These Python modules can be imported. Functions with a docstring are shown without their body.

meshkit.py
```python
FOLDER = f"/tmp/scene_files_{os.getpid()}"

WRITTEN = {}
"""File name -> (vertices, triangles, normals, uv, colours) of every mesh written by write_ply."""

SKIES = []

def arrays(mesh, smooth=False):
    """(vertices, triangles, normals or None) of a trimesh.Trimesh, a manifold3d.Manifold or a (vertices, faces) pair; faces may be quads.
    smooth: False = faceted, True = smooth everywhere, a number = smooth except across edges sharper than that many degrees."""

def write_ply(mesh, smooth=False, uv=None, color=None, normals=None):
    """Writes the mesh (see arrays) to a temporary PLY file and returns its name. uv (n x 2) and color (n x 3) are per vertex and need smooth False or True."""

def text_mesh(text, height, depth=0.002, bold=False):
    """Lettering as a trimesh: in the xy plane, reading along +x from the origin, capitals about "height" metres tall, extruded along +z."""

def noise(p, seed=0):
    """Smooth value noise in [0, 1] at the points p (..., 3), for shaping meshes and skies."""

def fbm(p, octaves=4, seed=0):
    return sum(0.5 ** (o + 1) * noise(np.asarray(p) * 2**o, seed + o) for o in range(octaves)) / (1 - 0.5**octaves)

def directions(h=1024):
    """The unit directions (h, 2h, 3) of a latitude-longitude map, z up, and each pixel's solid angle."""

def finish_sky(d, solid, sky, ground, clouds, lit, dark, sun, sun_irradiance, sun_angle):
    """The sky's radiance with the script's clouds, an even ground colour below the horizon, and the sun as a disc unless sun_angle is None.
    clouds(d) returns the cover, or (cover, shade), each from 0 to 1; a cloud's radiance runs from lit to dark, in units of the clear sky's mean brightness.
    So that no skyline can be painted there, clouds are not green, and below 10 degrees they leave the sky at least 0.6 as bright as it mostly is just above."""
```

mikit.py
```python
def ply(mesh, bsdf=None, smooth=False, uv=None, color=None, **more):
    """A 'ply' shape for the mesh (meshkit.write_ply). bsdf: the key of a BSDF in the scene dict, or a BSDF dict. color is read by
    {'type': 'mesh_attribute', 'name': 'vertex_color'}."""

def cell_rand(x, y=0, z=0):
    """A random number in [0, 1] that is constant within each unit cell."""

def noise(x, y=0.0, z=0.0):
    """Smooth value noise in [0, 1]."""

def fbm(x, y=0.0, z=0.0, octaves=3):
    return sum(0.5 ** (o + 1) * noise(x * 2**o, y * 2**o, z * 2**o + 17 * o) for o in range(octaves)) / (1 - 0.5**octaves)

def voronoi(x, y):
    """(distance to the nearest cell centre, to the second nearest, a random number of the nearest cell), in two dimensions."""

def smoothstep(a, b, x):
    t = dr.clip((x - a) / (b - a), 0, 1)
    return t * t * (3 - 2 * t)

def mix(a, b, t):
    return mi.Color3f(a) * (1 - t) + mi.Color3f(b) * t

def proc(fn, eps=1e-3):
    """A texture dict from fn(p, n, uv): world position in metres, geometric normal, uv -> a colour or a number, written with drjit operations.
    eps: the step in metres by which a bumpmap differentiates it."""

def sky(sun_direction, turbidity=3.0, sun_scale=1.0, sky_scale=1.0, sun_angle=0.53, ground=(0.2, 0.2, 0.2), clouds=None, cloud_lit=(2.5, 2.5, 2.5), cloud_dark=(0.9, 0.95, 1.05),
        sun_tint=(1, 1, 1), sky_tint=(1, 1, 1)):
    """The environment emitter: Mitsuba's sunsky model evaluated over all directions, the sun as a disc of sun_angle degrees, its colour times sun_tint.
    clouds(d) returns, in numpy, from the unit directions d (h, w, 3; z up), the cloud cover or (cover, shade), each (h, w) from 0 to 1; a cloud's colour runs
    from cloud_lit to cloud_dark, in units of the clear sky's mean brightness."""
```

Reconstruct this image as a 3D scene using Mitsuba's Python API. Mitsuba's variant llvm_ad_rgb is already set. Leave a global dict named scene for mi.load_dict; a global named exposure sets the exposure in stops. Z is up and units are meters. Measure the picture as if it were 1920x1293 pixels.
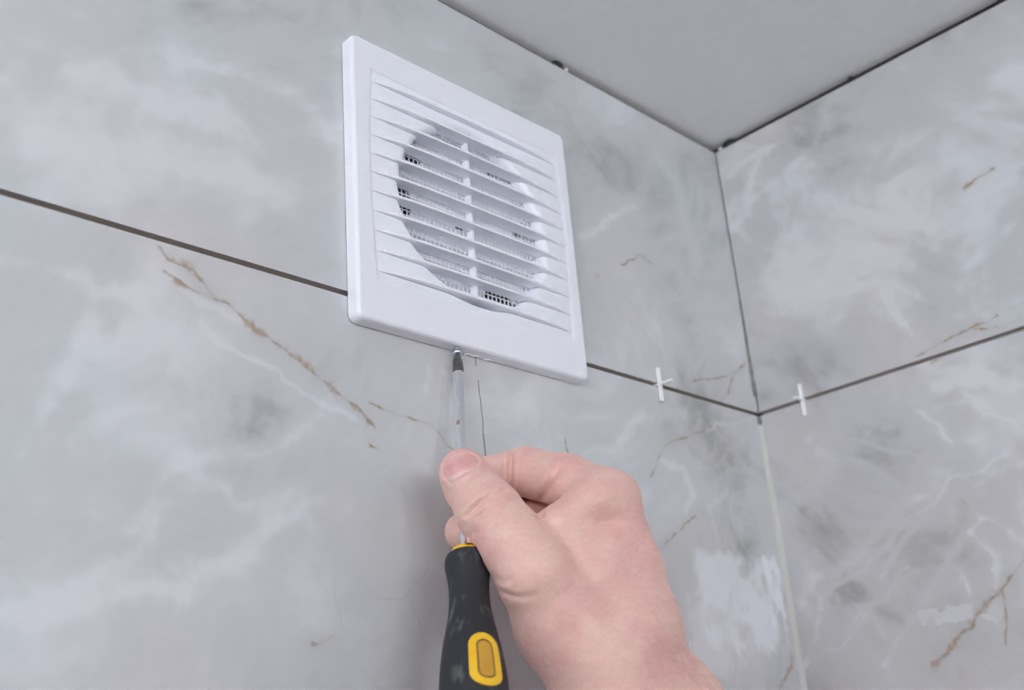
import math, random
import numpy as np
import trimesh
import shapely
from shapely.geometry import Polygon, Point, LineString
import drjit as dr
import mitsuba as mi
import mikit
import meshkit

T = mi.ScalarTransform4f
random.seed(5)
scene, labels = {}, {}
MM = 0.001

# ------------------------------------------------------------------ camera
CAM = (-0.5868, -0.3554, 2.0947)
FWD = (0.6687, 0.6451, 0.3696)
scene['camera'] = {
    'type': 'thinlens',
    'fov': 49.83, 'fov_axis': 'x',
    'aperture_radius': 0.0019, 'focus_distance': 0.485,
    'near_clip': 0.02, 'far_clip': 20.0,
    'to_world': T().look_at(origin=list(CAM), target=[CAM[i] + FWD[i] for i in range(3)], up=[-0.2085, -0.3144, 0.9261]),
}
# ------------------------------------------------------------------ light: two lit opal windows in the walls behind the viewer
exposure = 0.0
DAY = (1.0, 1.006, 1.062)
WINDOW_POWER = (11.9, 10.6)      # radiance of the two lit panes (front wall, back wall)
scene['sky'] = {'type': 'constant', 'radiance': {'type': 'rgb', 'value': [0.02, 0.02, 0.022]}}

# ------------------------------------------------------------------ measures of the room (metres)
JOINT = 2.300           # height of the tile joint
TILE_TOP = 2.4921       # upper edge of the cut top row
CEILING = 2.4965
ROOM_X, ROOM_Y = -1.45, -1.75
# ------------------------------------------------------------------ traced marks of the tiles, in millimetres on each wall (from the corner and the joint)
BROWN_L = [(1.0,[(-408.4,-4.3),(-404.2,-7.4),(-400.4,-8.6),(-393.7,-9.6),(-391.2,-11.8),(-387.7,-15.2),(-385.2,-17.4)]),(1.2,[(-405.7,-14.0),(-395.3,-17.3),(-390.5,-18.5),(-384.7,-19.0),(-378.8,-19.6),(-373.7,-23.2),(-369.6,-25.1),(-365.5,-27.5),(-360.3,-30.1),(-356.1,-31.6),(-349.8,-34.9),(-344.4,-36.3),(-340.0,-39.8),(-334.5,-42.7),(-329.0,-46.0),(-323.4,-48.4),(-318.8,-51.0),(-314.3,-53.7),(-309.1,-56.7)]),(0.6,[(-310.4,-56.2),(-306.5,-59.5)]),(0.5,[(-308.8,-49.2),(-293.8,-51.6),(-283.9,-51.7),(-275.3,-53.1),(-269.6,-56.3),(-265.5,-61.5),(-261.8,-62.7)]),(0.8,[(-338.5,-151.0),(-334.8,-149.1),(-329.6,-147.7)]),(0.8,[(-309.5,-68.5),(-305.5,-68.4)]),(0.8,[(-5.1,33.9),(-21.4,22.7),(-29.7,9.0),(-41.5,-0.0)]),(0.5,[(-68.3,8.9),(-49.0,13.9),(-23.0,22.8)]),(0.5,[(-103.8,-37.3),(-91.6,-31.5),(-69.9,-23.9),(-59.4,-19.7)]),(0.5,[(-108.0,-42.3),(-112.0,-48.9),(-119.0,-56.3)]),(0.6,[(-82.7,-73.6),(-100.0,-83.8),(-118.7,-95.3)]),(0.9,[(-5.0,-114.3),(-5.1,-127.5),(-6.0,-143.1),(-8.3,-153.3),(-26.0,-167.2)]),(0.5,[(-121.2,71.0),(-108.4,77.7),(-102.8,82.2),(-87.5,79.1)]),(0.5,[(-146.1,55.8),(-142.9,58.0)]),(0.4,[(-185.2,-44.7),(-184.7,-52.5)])]
GREY_L = [(0.5,[(-244.3,-12.4),(-244.1,-18.1)],0.85),(0.5,[(-243.4,-26.1),(-243.2,-31.5),(-242.8,-38.1),(-242.4,-46.0),(-242.7,-52.6)],0.85),(0.75,[(-242.7,-52.6),(-242.3,-59.0),(-242.1,-64.6),(-242.1,-71.8)],0.85),(0.5,[(-329.3,-129.1),(-327.6,-135.8),(-325.4,-143.5)],0.16),(0.6,[(-291.1,-132.5),(-288.7,-136.9),(-285.1,-143.3)],0.16),(0.5,[(-268.3,-120.1),(-273.1,-127.9),(-279.8,-135.0)],0.16),(0.5,[(-312.9,-129.1),(-306.7,-131.8),(-299.0,-131.9),(-290.9,-128.9),(-283.8,-122.2),(-279.8,-113.5)],0.16),(0.7,[(-110.9,16.5),(-109.2,15.0)],0.16),(0.7,[(-94.8,-11.1),(-93.1,-9.7)],0.16)]
WHITE_L = [(3.0,[(-466.0,-24.5),(-450.9,-23.4),(-438.9,-24.1),(-431.2,-27.3),(-421.1,-26.7),(-409.1,-20.0),(-407.5,-14.0)]),(2.0,[(-403.9,-13.0),(-397.2,-16.8),(-390.4,-22.6),(-380.7,-23.0),(-373.7,-25.1)]),(1.3,[(-390.1,-31.9),(-380.3,-38.0),(-368.4,-42.0),(-357.1,-45.3),(-346.6,-49.9),(-333.6,-53.2),(-316.7,-59.0)]),(3.5,[(-447.7,-81.3),(-442.6,-69.3),(-437.3,-56.7),(-433.6,-41.5)]),(3.5,[(-414.0,-28.7),(-411.9,-35.3),(-420.1,-44.4),(-430.4,-51.9)]),(3.2,[(-454.8,-144.4),(-442.1,-139.1),(-429.4,-134.4),(-417.0,-126.5),(-407.4,-119.3),(-402.7,-110.0),(-397.8,-101.8),(-389.1,-95.7),(-379.9,-95.5),(-371.4,-100.1),(-358.3,-98.7),(-344.7,-92.1)]),(3.0,[(-414.1,-113.8),(-407.1,-106.0),(-403.8,-95.7),(-398.2,-91.3),(-388.2,-90.8),(-377.8,-93.3)]),(3.2,[(-443.1,-146.9),(-431.4,-140.9),(-419.0,-137.0),(-405.8,-132.1),(-392.6,-134.7),(-387.0,-127.3),(-382.2,-123.0),(-371.0,-119.4),(-366.9,-114.8),(-358.3,-106.4),(-344.7,-98.1),(-332.8,-93.7)]),(3.0,[(-329.7,-54.1),(-340.9,-64.7),(-356.2,-75.4),(-378.1,-82.7),(-395.4,-87.1)]),(2.0,[(-277.2,-36.2),(-275.4,-31.0),(-273.3,-20.8)]),(0.7,[(-59.6,-20.3),(-36.8,-12.3),(-5.3,-3.8)]),(3.0,[(-143.1,-39.9),(-125.3,-25.0),(-102.3,-16.6),(-79.1,-13.4)]),(2.5,[(-90.6,-71.9),(-82.5,-60.6),(-86.5,-47.1),(-105.6,-46.3)]),(2.0,[(-64.3,-86.4),(-68.5,-67.7),(-47.9,-56.4)]),(2.0,[(-264.3,-26.3),(-263.4,-36.7),(-267.6,-50.3)]),(2.5,[(-99.9,117.6),(-127.0,98.3),(-152.4,78.6)]),(5.0,[(-70.5,164.9),(-52.5,148.6),(-48.7,116.0),(-41.5,99.8)]),(6,[(-444.1,61.7),(-424.7,62.8),(-403.9,61.5),(-382.0,66.6)]),(6,[(-459.1,22.5),(-439.5,25.4),(-412.2,38.1),(-386.3,40.3),(-355.5,38.3)]),(5,[(-404.9,84.7),(-374.8,92.9),(-344.4,93.5),(-327.0,76.2)])]
BROWN_R = [(1.1,[(-141.1,-116.8),(-129.2,-127.0),(-124.8,-130.9),(-115.7,-136.8),(-109.5,-142.3),(-105.1,-147.1),(-98.1,-149.1),(-89.5,-157.3),(-79.5,-163.8)]),(0.7,[(-125.1,-130.9),(-124.8,-138.6),(-123.1,-148.9),(-120.8,-157.7)]),(0.6,[(-108.9,3.6),(-118.5,5.9),(-129.7,7.6),(-138.8,9.0),(-156.4,10.9)]),(0.5,[(-143.8,8.1),(-155.8,4.8)]),(1.2,[(-157.8,90.6),(-166.8,93.8),(-175.1,94.5)]),(0.5,[(-115.5,-3.2),(-124.0,-1.5)])]
WHITE_R = [(1.5,[(-3.1,-152.3),(-14.9,-137.3),(-20.3,-119.9),(-30.5,-112.5),(-48.6,-108.1),(-63.5,-100.3),(-75.7,-89.3),(-90.2,-81.8),(-100.0,-79.6),(-111.7,-68.9),(-130.0,-67.5),(-144.2,-62.3)]),(2.6,[(-9.0,-118.1),(-17.5,-107.1),(-35.7,-104.2),(-54.3,-97.0),(-69.8,-86.5),(-82.0,-75.5),(-96.6,-74.3)]),(1.8,[(-60.7,-113.3),(-71.0,-103.3),(-79.4,-94.5),(-90.7,-86.4),(-94.0,-85.7)]),(1.4,[(-43.9,-129.7),(-51.3,-126.5),(-61.3,-125.2),(-69.7,-116.3),(-75.3,-112.9)]),(1.3,[(-35.6,-137.3),(-43.6,-131.2),(-52.3,-136.9),(-54.2,-142.9)]),(1.5,[(-4.8,-152.5),(-23.3,-147.4),(-38.3,-140.7),(-50.4,-130.7)]),(2.0,[(-53.7,-160.0),(-66.6,-144.7),(-78.1,-135.0),(-90.1,-122.8),(-99.9,-113.1),(-115.1,-98.9),(-123.7,-93.6)]),(1.4,[(-99.9,-113.1),(-107.5,-118.8),(-108.1,-128.7)]),(1.6,[(-115.1,-98.9),(-120.1,-108.5),(-125.7,-115.1),(-123.8,-128.6)]),(1.6,[(-106.5,-91.3),(-110.5,-80.5),(-116.1,-75.9),(-126.7,-81.3)]),(1.8,[(-118.3,-79.3),(-121.3,-91.6),(-130.9,-99.4),(-141.6,-109.9)]),(2.2,[(-123.8,-74.8),(-135.1,-70.2),(-151.5,-70.0)]),(0.9,[(-107.3,-125.8),(-111.1,-140.2),(-118.0,-146.7)]),(1.2,[(-102.7,-26.5),(-110.0,-36.4),(-117.8,-49.4)]),(1.0,[(-130.7,-27.0),(-136.7,-39.4),(-151.6,-49.7)]),(5.0,[(-0.9,-62.1),(-27.4,-56.9),(-42.8,-42.1),(-33.6,-26.5)]),(4.0,[(-115.1,-16.7),(-134.3,-17.3),(-148.8,-27.1),(-154.5,-30.6)]),(2.0,[(-101.6,38.4),(-104.5,25.7),(-108.2,16.9)]),(2.0,[(1.9,167.8),(-13.2,168.8),(-24.9,175.2),(-49.2,175.0)]),(2.5,[(-2.1,130.4),(-17.5,135.3),(-23.4,156.0),(-34.3,170.6)]),(3.0,[(-18.8,142.5),(-42.5,150.9),(-69.0,157.4),(-84.2,176.5)]),(3.0,[(-84.4,168.7),(-83.6,182.7),(-96.1,189.5)]),(7.0,[(-39.8,136.8),(-62.7,145.2),(-86.2,150.7),(-111.4,143.7),(-131.6,135.3)]),(9.0,[(-114.4,102.8),(-134.5,76.8),(-153.3,65.4),(-166.9,72.4),(-181.4,78.8)]),(3.0,[(-174.5,56.3),(-183.8,60.1)]),(8.0,[(-148.1,43.4),(-159.3,53.2),(-159.4,66.0)]),(2.0,[(-99.0,47.9),(-102.3,33.5),(-104.8,22.9)]),(9.0,[(-7.1,90.3),(-32.6,89.4),(-37.9,67.6),(-56.1,57.2)])]
TONE_L = [(-376,-75,16,16,-0.9),(-365,-62,14,14,-0.8),(-397,-110,23,22,-0.55),(-345,-111,27,25,-0.55),(-425,-127,13,13,-0.5),(-436,-75,11,11,-0.6),(-303,-82,17,16,-0.5),(-406,-43,13,13,0.3),(-414,-89,31,30,0.35),(-438,-144,32,31,0.2),(-324,-149,22,21,0.5),(-364,-152,17,16,-0.4),(-448,-105,16,16,0.3),(-329,-25,22,21,0.2),(-307,-45,17,16,-0.3),(-455,-22,12,12,-0.5),(-429,-12,13,13,-0.5),(-446,-48,17,17,-0.2),(-419,83,39,39,-0.3),(-375,113,33,32,-0.4),(-449,43,32,31,0.3),(-410,46,33,32,0.35),(-378,16,23,23,-0.3),(-345,11,23,22,-0.2),(-333,63,25,24,-0.1),(-293,159,31,29,-0.5),(-225,175,27,25,0.1),(-460,79,23,23,-0.3),(-184,157,29,27,-0.3),(-127,139,32,29,-0.6),(-91,141,34,30,-0.5),(-123,48,34,30,0.3),(-76,112,34,30,0.1),(-38,160,31,28,-0.5),(-24,116,31,27,-0.3),(-102,33,30,27,0.3),(-46,46,28,24,0.1),(-59,16,26,23,-0.2),(-207,-32,34,31,0.2),(-155,-10,21,19,0.2),(-108,-26,28,25,-0.7),(-73,-20,25,22,-0.5),(-105,-56,32,28,-0.2),(-69,-70,29,25,-0.9),(-35,-41,26,23,-0.3),(-38,-92,20,17,-0.8),(-101,-103,22,19,-0.5),(-73,-127,32,27,1.6),(-31,-128,20,17,1.8),(-87,-147,26,22,1.0),(-34,-155,19,16,0.2),(-130,-18,18,16,0.2),(-280,8,20,18,-0.1)]
TONE_R = [(-52,149,24,23,-0.7),(-28,132,20,20,-0.5),(-86,160,30,30,-0.5),(-134,147,31,31,-0.4),(-188,165,28,29,-0.1),(-88,98,28,28,0.7),(-122,90,20,20,0.4),(-146,97,16,16,-0.5),(-178,72,15,15,-0.6),(-135,50,19,19,-0.7),(-100,57,26,26,0.5),(-151,24,12,12,0.6),(-37,74,26,26,0.6),(-60,36,28,27,-0.2),(-106,20,22,22,-0.4),(-134,4,15,15,-0.3),(-24,27,18,18,0.1),(-21,-11,22,21,0.35),(-58,-11,20,20,0.3),(-87,-33,19,19,-0.6),(-72,-44,19,19,-0.6),(-41,-59,20,20,-0.3),(-138,-16,20,20,0.5),(-120,-29,18,18,-0.3),(-21,-48,17,17,0.35),(-36,-83,20,19,-0.3),(-39,-118,14,14,-0.9),(-74,-94,14,14,-0.7),(-87,-118,17,17,-0.7),(-113,-125,14,14,-0.6),(-107,-98,14,14,-0.6),(-115,-79,11,11,-0.4),(-139,-76,14,14,-0.4),(-53,-144,21,21,-0.6),(-97,-155,22,22,-0.5),(-7,-152,16,16,0.2),(-119,-156,16,16,-0.2),(-84,-75,12,12,-0.5),(-5,-71,18,17,0.3),(-20,-106,8,8,0.5)]
# joints of the hand: x, y (from the tiled walls), z (from the joint), radius; all in millimetres
HAND = {'t_tip':(-287.21,-32.45,-85.36,9.8), 't_pad':(-284.28,-33.95,-90.75,11.0), 't_ip':(-283.7,-42.38,-102.79,12.9), 't_pp':(-280.06,-51.8,-117.29,13.8), 't_mcp':(-275.81,-57.86,-130.63,15.0), 't_mc':(-260.26,-56.97,-148.15,19.0), 't_cmc':(-249.24,-63.05,-162.9,19.5), 'i_mcp':(-239.64,-69.09,-99.37,12.2), 'i_pp':(-243.83,-50.05,-87.15,11.3), 'i_pip':(-248.06,-30.4,-78.62,11.0), 'i_dip':(-261.44,-17.13,-80.28,9.0), 'i_tip':(-271.87,-18.1,-85.42,7.6), 'i_cmc':(-229.66,-68.36,-151.17,13.0), 'i_mc':(-234.12,-70.06,-129.3,12.5), 'm_mcp':(-223.77,-58.09,-109.42,12.5), 'm_pip':(-230.93,-24.91,-94.84,10.4), 'm_dip':(-255.77,-17.56,-100.6,8.6), 'm_tip':(-273.71,-16.05,-104.59,8.0), 'm_cmc':(-215.32,-55.42,-156.42,12.0), 'r_mcp':(-209.33,-48.9,-119.11,12.0), 'r_pip':(-220.67,-25.41,-117.95,10.2), 'r_dip':(-237.9,-24.65,-125.97,8.6), 'r_tip':(-250.34,-26.53,-132.66,7.8), 'r_cmc':(-204.11,-46.12,-160.46,12.0), 'l_mcp':(-195.8,-40.71,-130.83,10.8), 'l_pip':(-211.89,-24.77,-134.96,9.0), 'l_dip':(-225.4,-25.05,-142.49,7.8), 'l_tip':(-237.67,-25.02,-147.4,7.0), 'l_cmc':(-194.24,-41.53,-164.68,11.5), 'web':(-251.11,-56.58,-119.39,9.5), 'fdi':(-247.92,-62.78,-127.88,15.5), 'fdi2':(-237.23,-68.67,-150.44,15.5), 'w_m':(-228.82,-62.95,-178.36,19.0), 'f_m':(-211.7,-89.97,-224.42,22.0), 'web1':(-263.25,-58.38,-113.23,9.0), 'web2':(-248.98,-69.91,-99.98,10.0), 'w_r':(-243.43,-62.82,-179.23,18.5), 'w_u':(-212.28,-64.78,-178.05,17.0), 'f_r':(-226.91,-88.32,-226.84,21.0), 'f_u':(-195.97,-92.45,-221.5,21.0), 'e_r':(-207.56,-128.94,-299.17,30.0), 'e_u':(-165.14,-127.24,-297.71,30.0)}
CREASES = [([[-297.9,-44.9,-106.6],[-296.8,-47.1,-104.6],[-295.5,-49.5,-102.7],[-293.6,-52.6,-100.8],[-291.7,-55.5,-99.2],[-289.7,-58.4,-97.9]],1.7,1.0),([[-295.1,-47.0,-108.0],[-293.4,-50.0,-105.8],[-291.3,-53.5,-103.5]],0.8,0.9),([[-298.6,-47.5,-114.3],[-295.1,-51.7,-113.2],[-291.4,-57.0,-110.6],[-288.3,-61.9,-107.6]],0.35,1.2),([[-296.1,-51.6,-130.5],[-293.7,-53.0,-132.4],[-291.2,-55.0,-133.4],[-289.2,-57.1,-133.4]],0.7,1.2),([[-295.6,-52.8,-134.7],[-292.6,-54.3,-137.6],[-289.5,-56.5,-139.3],[-286.1,-59.6,-140.1],[-283.2,-62.9,-139.7]],1.1,1.3),([[-263.3,-34.6,-92.4],[-264.6,-36.8,-86.2],[-266.3,-39.8,-77.9],[-268.3,-43.2,-68.5]],1.8,1.1),([[-260.2,-47.0,-103.5],[-260.5,-49.3,-98.9],[-260.2,-52.4,-93.9],[-259.4,-55.8,-89.6],[-257.9,-59.8,-85.4]],2.0,1.6),([[-269.9,-38.4,-73.8],[-268.9,-36.1,-79.6],[-268.6,-34.1,-83.7]],0.4,0.9),([[-274.2,-61.5,-106.8],[-270.9,-63.2,-109.9],[-267.3,-65.2,-112.9],[-264.2,-67.2,-115.1]],0.9,2.2)]
NAIL = [[-301.32,-36.07,-84.63],[-301.03,-37.9,-81.95],[-299.65,-40.36,-80.17],[-297.69,-42.71,-79.61],[-295.36,-44.88,-80.05],[-293.07,-46.34,-81.64],[-291.55,-46.71,-83.73],[-291.72,-45.44,-85.64],[-294.47,-40.88,-88.64],[-297.37,-36.17,-91.61],[-299.25,-35.22,-89.87],[-300.7,-35.13,-87.4]]
SPOTS = [[-251.1,-78.0,-147.1,2.4,0.8],[-252.0,-73.2,-167.3,2.0,0.5],[-282.2,-62.3,-137.1,2.2,0.5],[-249.7,-79.0,-117.9,1.8,0.3],[-238.8,-83.2,-146.6,2.2,0.45],[-261.9,-75.4,-151.0,1.5,0.25],[-273.8,-70.9,-153.4,3.5,0.25],[-263.6,-45.0,-81.7,2.5,0.25],[-260.4,-51.6,-95.1,3.5,0.5]]
NAIL_C, NAIL_UP = [-296.93, -40.65, -84.58], [-0.4611, -0.0301, 0.8869]
HAIR_AT = [-224.5, -84.6, -164.6]
LOOK = [0.6963, 0.6934, 0.1853]      # the direction in which the radial side of the hand is seen
# ------------------------------------------------------------------ helpers
def rgb(r, g, b):
    return {'type': 'rgb', 'value': [r, g, b]}


def bsdf(name, base, rough=0.5, bump=None, bump_scale=1.0, **more):
    d = {'type': 'principled', 'base_color': base if isinstance(base, dict) else rgb(*base), 'roughness': rough, **more}
    if bump is not None:
        d = {'type': 'bumpmap', 'tex': bump, 'scale': bump_scale, 'bsdf': d}
    scene[name] = {'type': 'twosided', 'bsdf': d}
    return name


def put(key, mesh, material, smooth=False, label=None, category=None, group=None, kind=None, **more):
    base, n = key, 0
    while key in scene:
        n += 1
        key = f'{base}_{n:03d}'
    scene[key] = mikit.ply(mesh, material, smooth, **more)
    note(key, label, category, group, kind)
    return key


def note(key, label=None, category=None, group=None, kind=None):
    d = {k: v for k, v in (('label', label), ('category', category), ('group', group), ('kind', kind)) if v}
    if d:
        labels[key] = {**labels.get(key, {}), **d}


def box(x0, x1, y0, y1, z0, z1):
    m = trimesh.creation.box((x1 - x0, y1 - y0, z1 - z0))
    m.apply_translation(((x0 + x1) / 2, (y0 + y1) / 2, (z0 + z1) / 2))
    return m


def join(*ms):
    return trimesh.util.concatenate(list(ms))


def frame_from(z_axis, hint):
    z = np.array(z_axis, float); z /= np.linalg.norm(z)
    x = np.array(hint, float) - z * np.dot(hint, z); x /= np.linalg.norm(x)
    return x, np.cross(z, x), z


def placed(mesh, origin, axes):
    M = np.eye(4); M[:3, 0], M[:3, 1], M[:3, 2], M[:3, 3] = *axes, origin
    mesh = mesh.copy(); mesh.apply_transform(M)
    return mesh


def lathe(profile, n=64, cap=True):
    """Surface of revolution about z from (r, z) pairs; open ends closed by fans."""
    prof = np.array(profile, float)
    a = np.arange(n) * 2 * math.pi / n
    v = np.stack([prof[:, None, 0] * np.cos(a), prof[:, None, 0] * np.sin(a), np.repeat(prof[:, 1:2], n, 1)], -1).reshape(-1, 3)
    f = []
    for i in range(len(prof) - 1):
        for j in range(n):
            p, q = i * n + j, i * n + (j + 1) % n
            f += [[p, q, q + n], [p, q + n, p + n]]
    v = list(v)
    if cap:
        for i, flip in ((0, True), (len(prof) - 1, False)):
            if prof[i, 0] > 1e-9:
                v.append([0, 0, prof[i, 1]]); c = len(v) - 1
                for j in range(n):
                    p, q = i * n + j, i * n + (j + 1) % n
                    f.append([c, q, p] if flip else [c, p, q])
    return trimesh.Trimesh(np.array(v), np.array(f), process=False)


def loft(loops, close_last=False):
    """Strip between successive closed loops with the same number of points."""
    n = len(loops[0]); v = np.concatenate(loops); f = []
    for i in range(len(loops) - 1):
        for j in range(n):
            p, q = i * n + j, i * n + (j + 1) % n
            f += [[p, q, q + n], [p, q + n, p + n]]
    return trimesh.Trimesh(v, np.array(f), process=False)


# ------------------------------------------------------------------ marble-look tile glaze (all in wall coordinates, millimetres)
def dist_to(points, x, z):
    """Distance (squared) to a polyline."""
    best = None
    for (ax, az), (bx, bz) in zip(points, points[1:]):
        ux, uz = bx - ax, bz - az
        k = 1.0 / max(ux * ux + uz * uz, 1e-6)
        px, pz = x - ax, z - az
        t = dr.clip((px * ux + pz * uz) * k, 0.0, 1.0)
        dx, dz = px - t * ux, pz - t * uz
        d = dx * dx + dz * dz
        best = d if best is None else dr.minimum(best, d)
    return best


def fb(x, y, z=0.0, o=3):
    return mikit.fbm(x, y, z, o)


def marble(s, z, whites, browns, greys, tones, seed, tint, smear, bands, gain):
    k = seed * 13.7
    # the wandering of the stone's flow, stretched along a slanting bed
    w1, w2 = fb(s / 80 + k, z / 80, 3.1, 3) - .5, fb(s / 80, z / 80 + k, 8.7, 3) - .5
    x, y = s + 70 * w1, z + 70 * w2
    x, y = .82 * x + .57 * y, -.57 * x + .82 * y
    cloud = fb(x / 75 + k, y / 46, 1.3, 4) - .5
    fine = fb(x / 15, y / 10 + k, 5.5, 3) - .5
    wisp = 1 - dr.abs(2 * fb(x / 60 + 3, y / 24 + k, 2.2, 3) - 1)
    wisp = mikit.smoothstep(.80, 1.0, wisp) * mikit.smoothstep(.42, .62, fb(s / 60, z / 60 + k, 4.9, 2))
    # folded bands: a light line that fades to one side, here and there
    lev = fb(x / 70, y / 50 + k, 6.1, 2) * 6.0
    fr = lev - dr.floor(lev)
    fold = (dr.exp(-dr.square((fr - .16) / .10)) + .6 * mikit.smoothstep(1.0, .16, fr) * mikit.smoothstep(0., .16, fr)) * mikit.smoothstep(.48, .66, fb(s / 75 + 9, z / 75 + k, 5.7, 2))
    val = .95 * cloud + (.46 - .14 * gain) * fine + bands * fold + .07 * wisp
    # ragged edges for the traced marks
    j1, j2 = fb(s / 5 + k, z / 5, 9.0, 3) - .5, fb(s / 5, z / 5 + k, 12.0, 3) - .5
    n1, n2 = noise2(s / 16, z / 16, k)
    xs, zs = s + 4 * j1 + 4 * n1, z + 4 * j2 + 4 * n2
    tone = mi.Float(0)
    for (cx, cz, rx, rz, a) in tones:
        tone += a * dr.exp(-dr.square((xs + 14 * j1 + 8 * w1 - cx) / rx) - dr.square((zs + 14 * j2 + 8 * w2 - cz) / rz))
    val = val + .215 * tone
    for w, pts in whites:
        d = dr.sqrt(dist_to(pts, xs, zs) + 1e-4)
        val = val + (.165 / gain ** 2.6 + .12 * fine) * dr.exp(-dr.square(d / (w * 1.15))) + .07 * dr.exp(-d / (w * 3.6))
    val = dr.clip(val * gain, -.55, .5)
    light, mid, dark = tint
    c = dr.select(val > 0, mikit.mix(mid, light, mikit.smoothstep(0, .36, val)), mikit.mix(mid, dark, mikit.smoothstep(0, .5, -val)))
    # slow shift between greenish and pinkish grey
    hue = fb(s / 70 + k, z / 60, 4.4, 2) - .5
    c = c * mi.Color3f(1 + .10 * hue, 1 - .02 * hue, 1 - .05 * hue)
    xr, zr = s + 2.2 * j1, z + 2.2 * j2
    for w, pts in browns:
        d = dr.sqrt(dist_to(pts, xr, zr))
        thick = mikit.noise(s / 6 + k, z / 6, 2.0)
        ragged = mikit.noise(s / 1.7 + k, z / 1.7, 6.0)
        a = dr.exp(-dr.square(d / (w * (.25 + 2.1 * thick * thick * (.4 + .9 * ragged))))) * (.25 + .75 * mikit.smoothstep(.15, .6, thick)) * (.45 + .55 * ragged)
        c = mikit.mix(c, mikit.mix((.20, .16, .115), (.37, .215, .105), thick), .95 * a)
        c = mikit.mix(c, (.42, .40, .35), .30 * dr.exp(-d / (w * 2.2)))
    for w, pts, ink in greys:
        j = .5 if ink > .5 else 3.0
        d = dr.sqrt(dist_to(pts, s + j * j1, z + j * j2))
        c = mikit.mix(c, (.09, .10, .12) if ink > .5 else (.22, .22, .19), ink * dr.exp(-dr.square(d / (w * .6))))
    for (cx, cz, hx, hz, a) in smear:       # dried smears of white filler wiped over the tile
        e = mikit.smoothstep(hx, hx * .8, dr.abs(s + 6 * j1 - cx)) * mikit.smoothstep(hz, hz * .75, dr.abs(z + 6 * j2 - cz))
        c = mikit.mix(c, (.80, .82, .86), a * e * mikit.smoothstep(.30, .52, fb(s / 12, z / 16, k, 3)))
    return c


def noise2(x, y, k):
    return mikit.noise(x + k, y, 3.3) - .5, mikit.noise(x, y + k, 7.7) - .5


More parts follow.
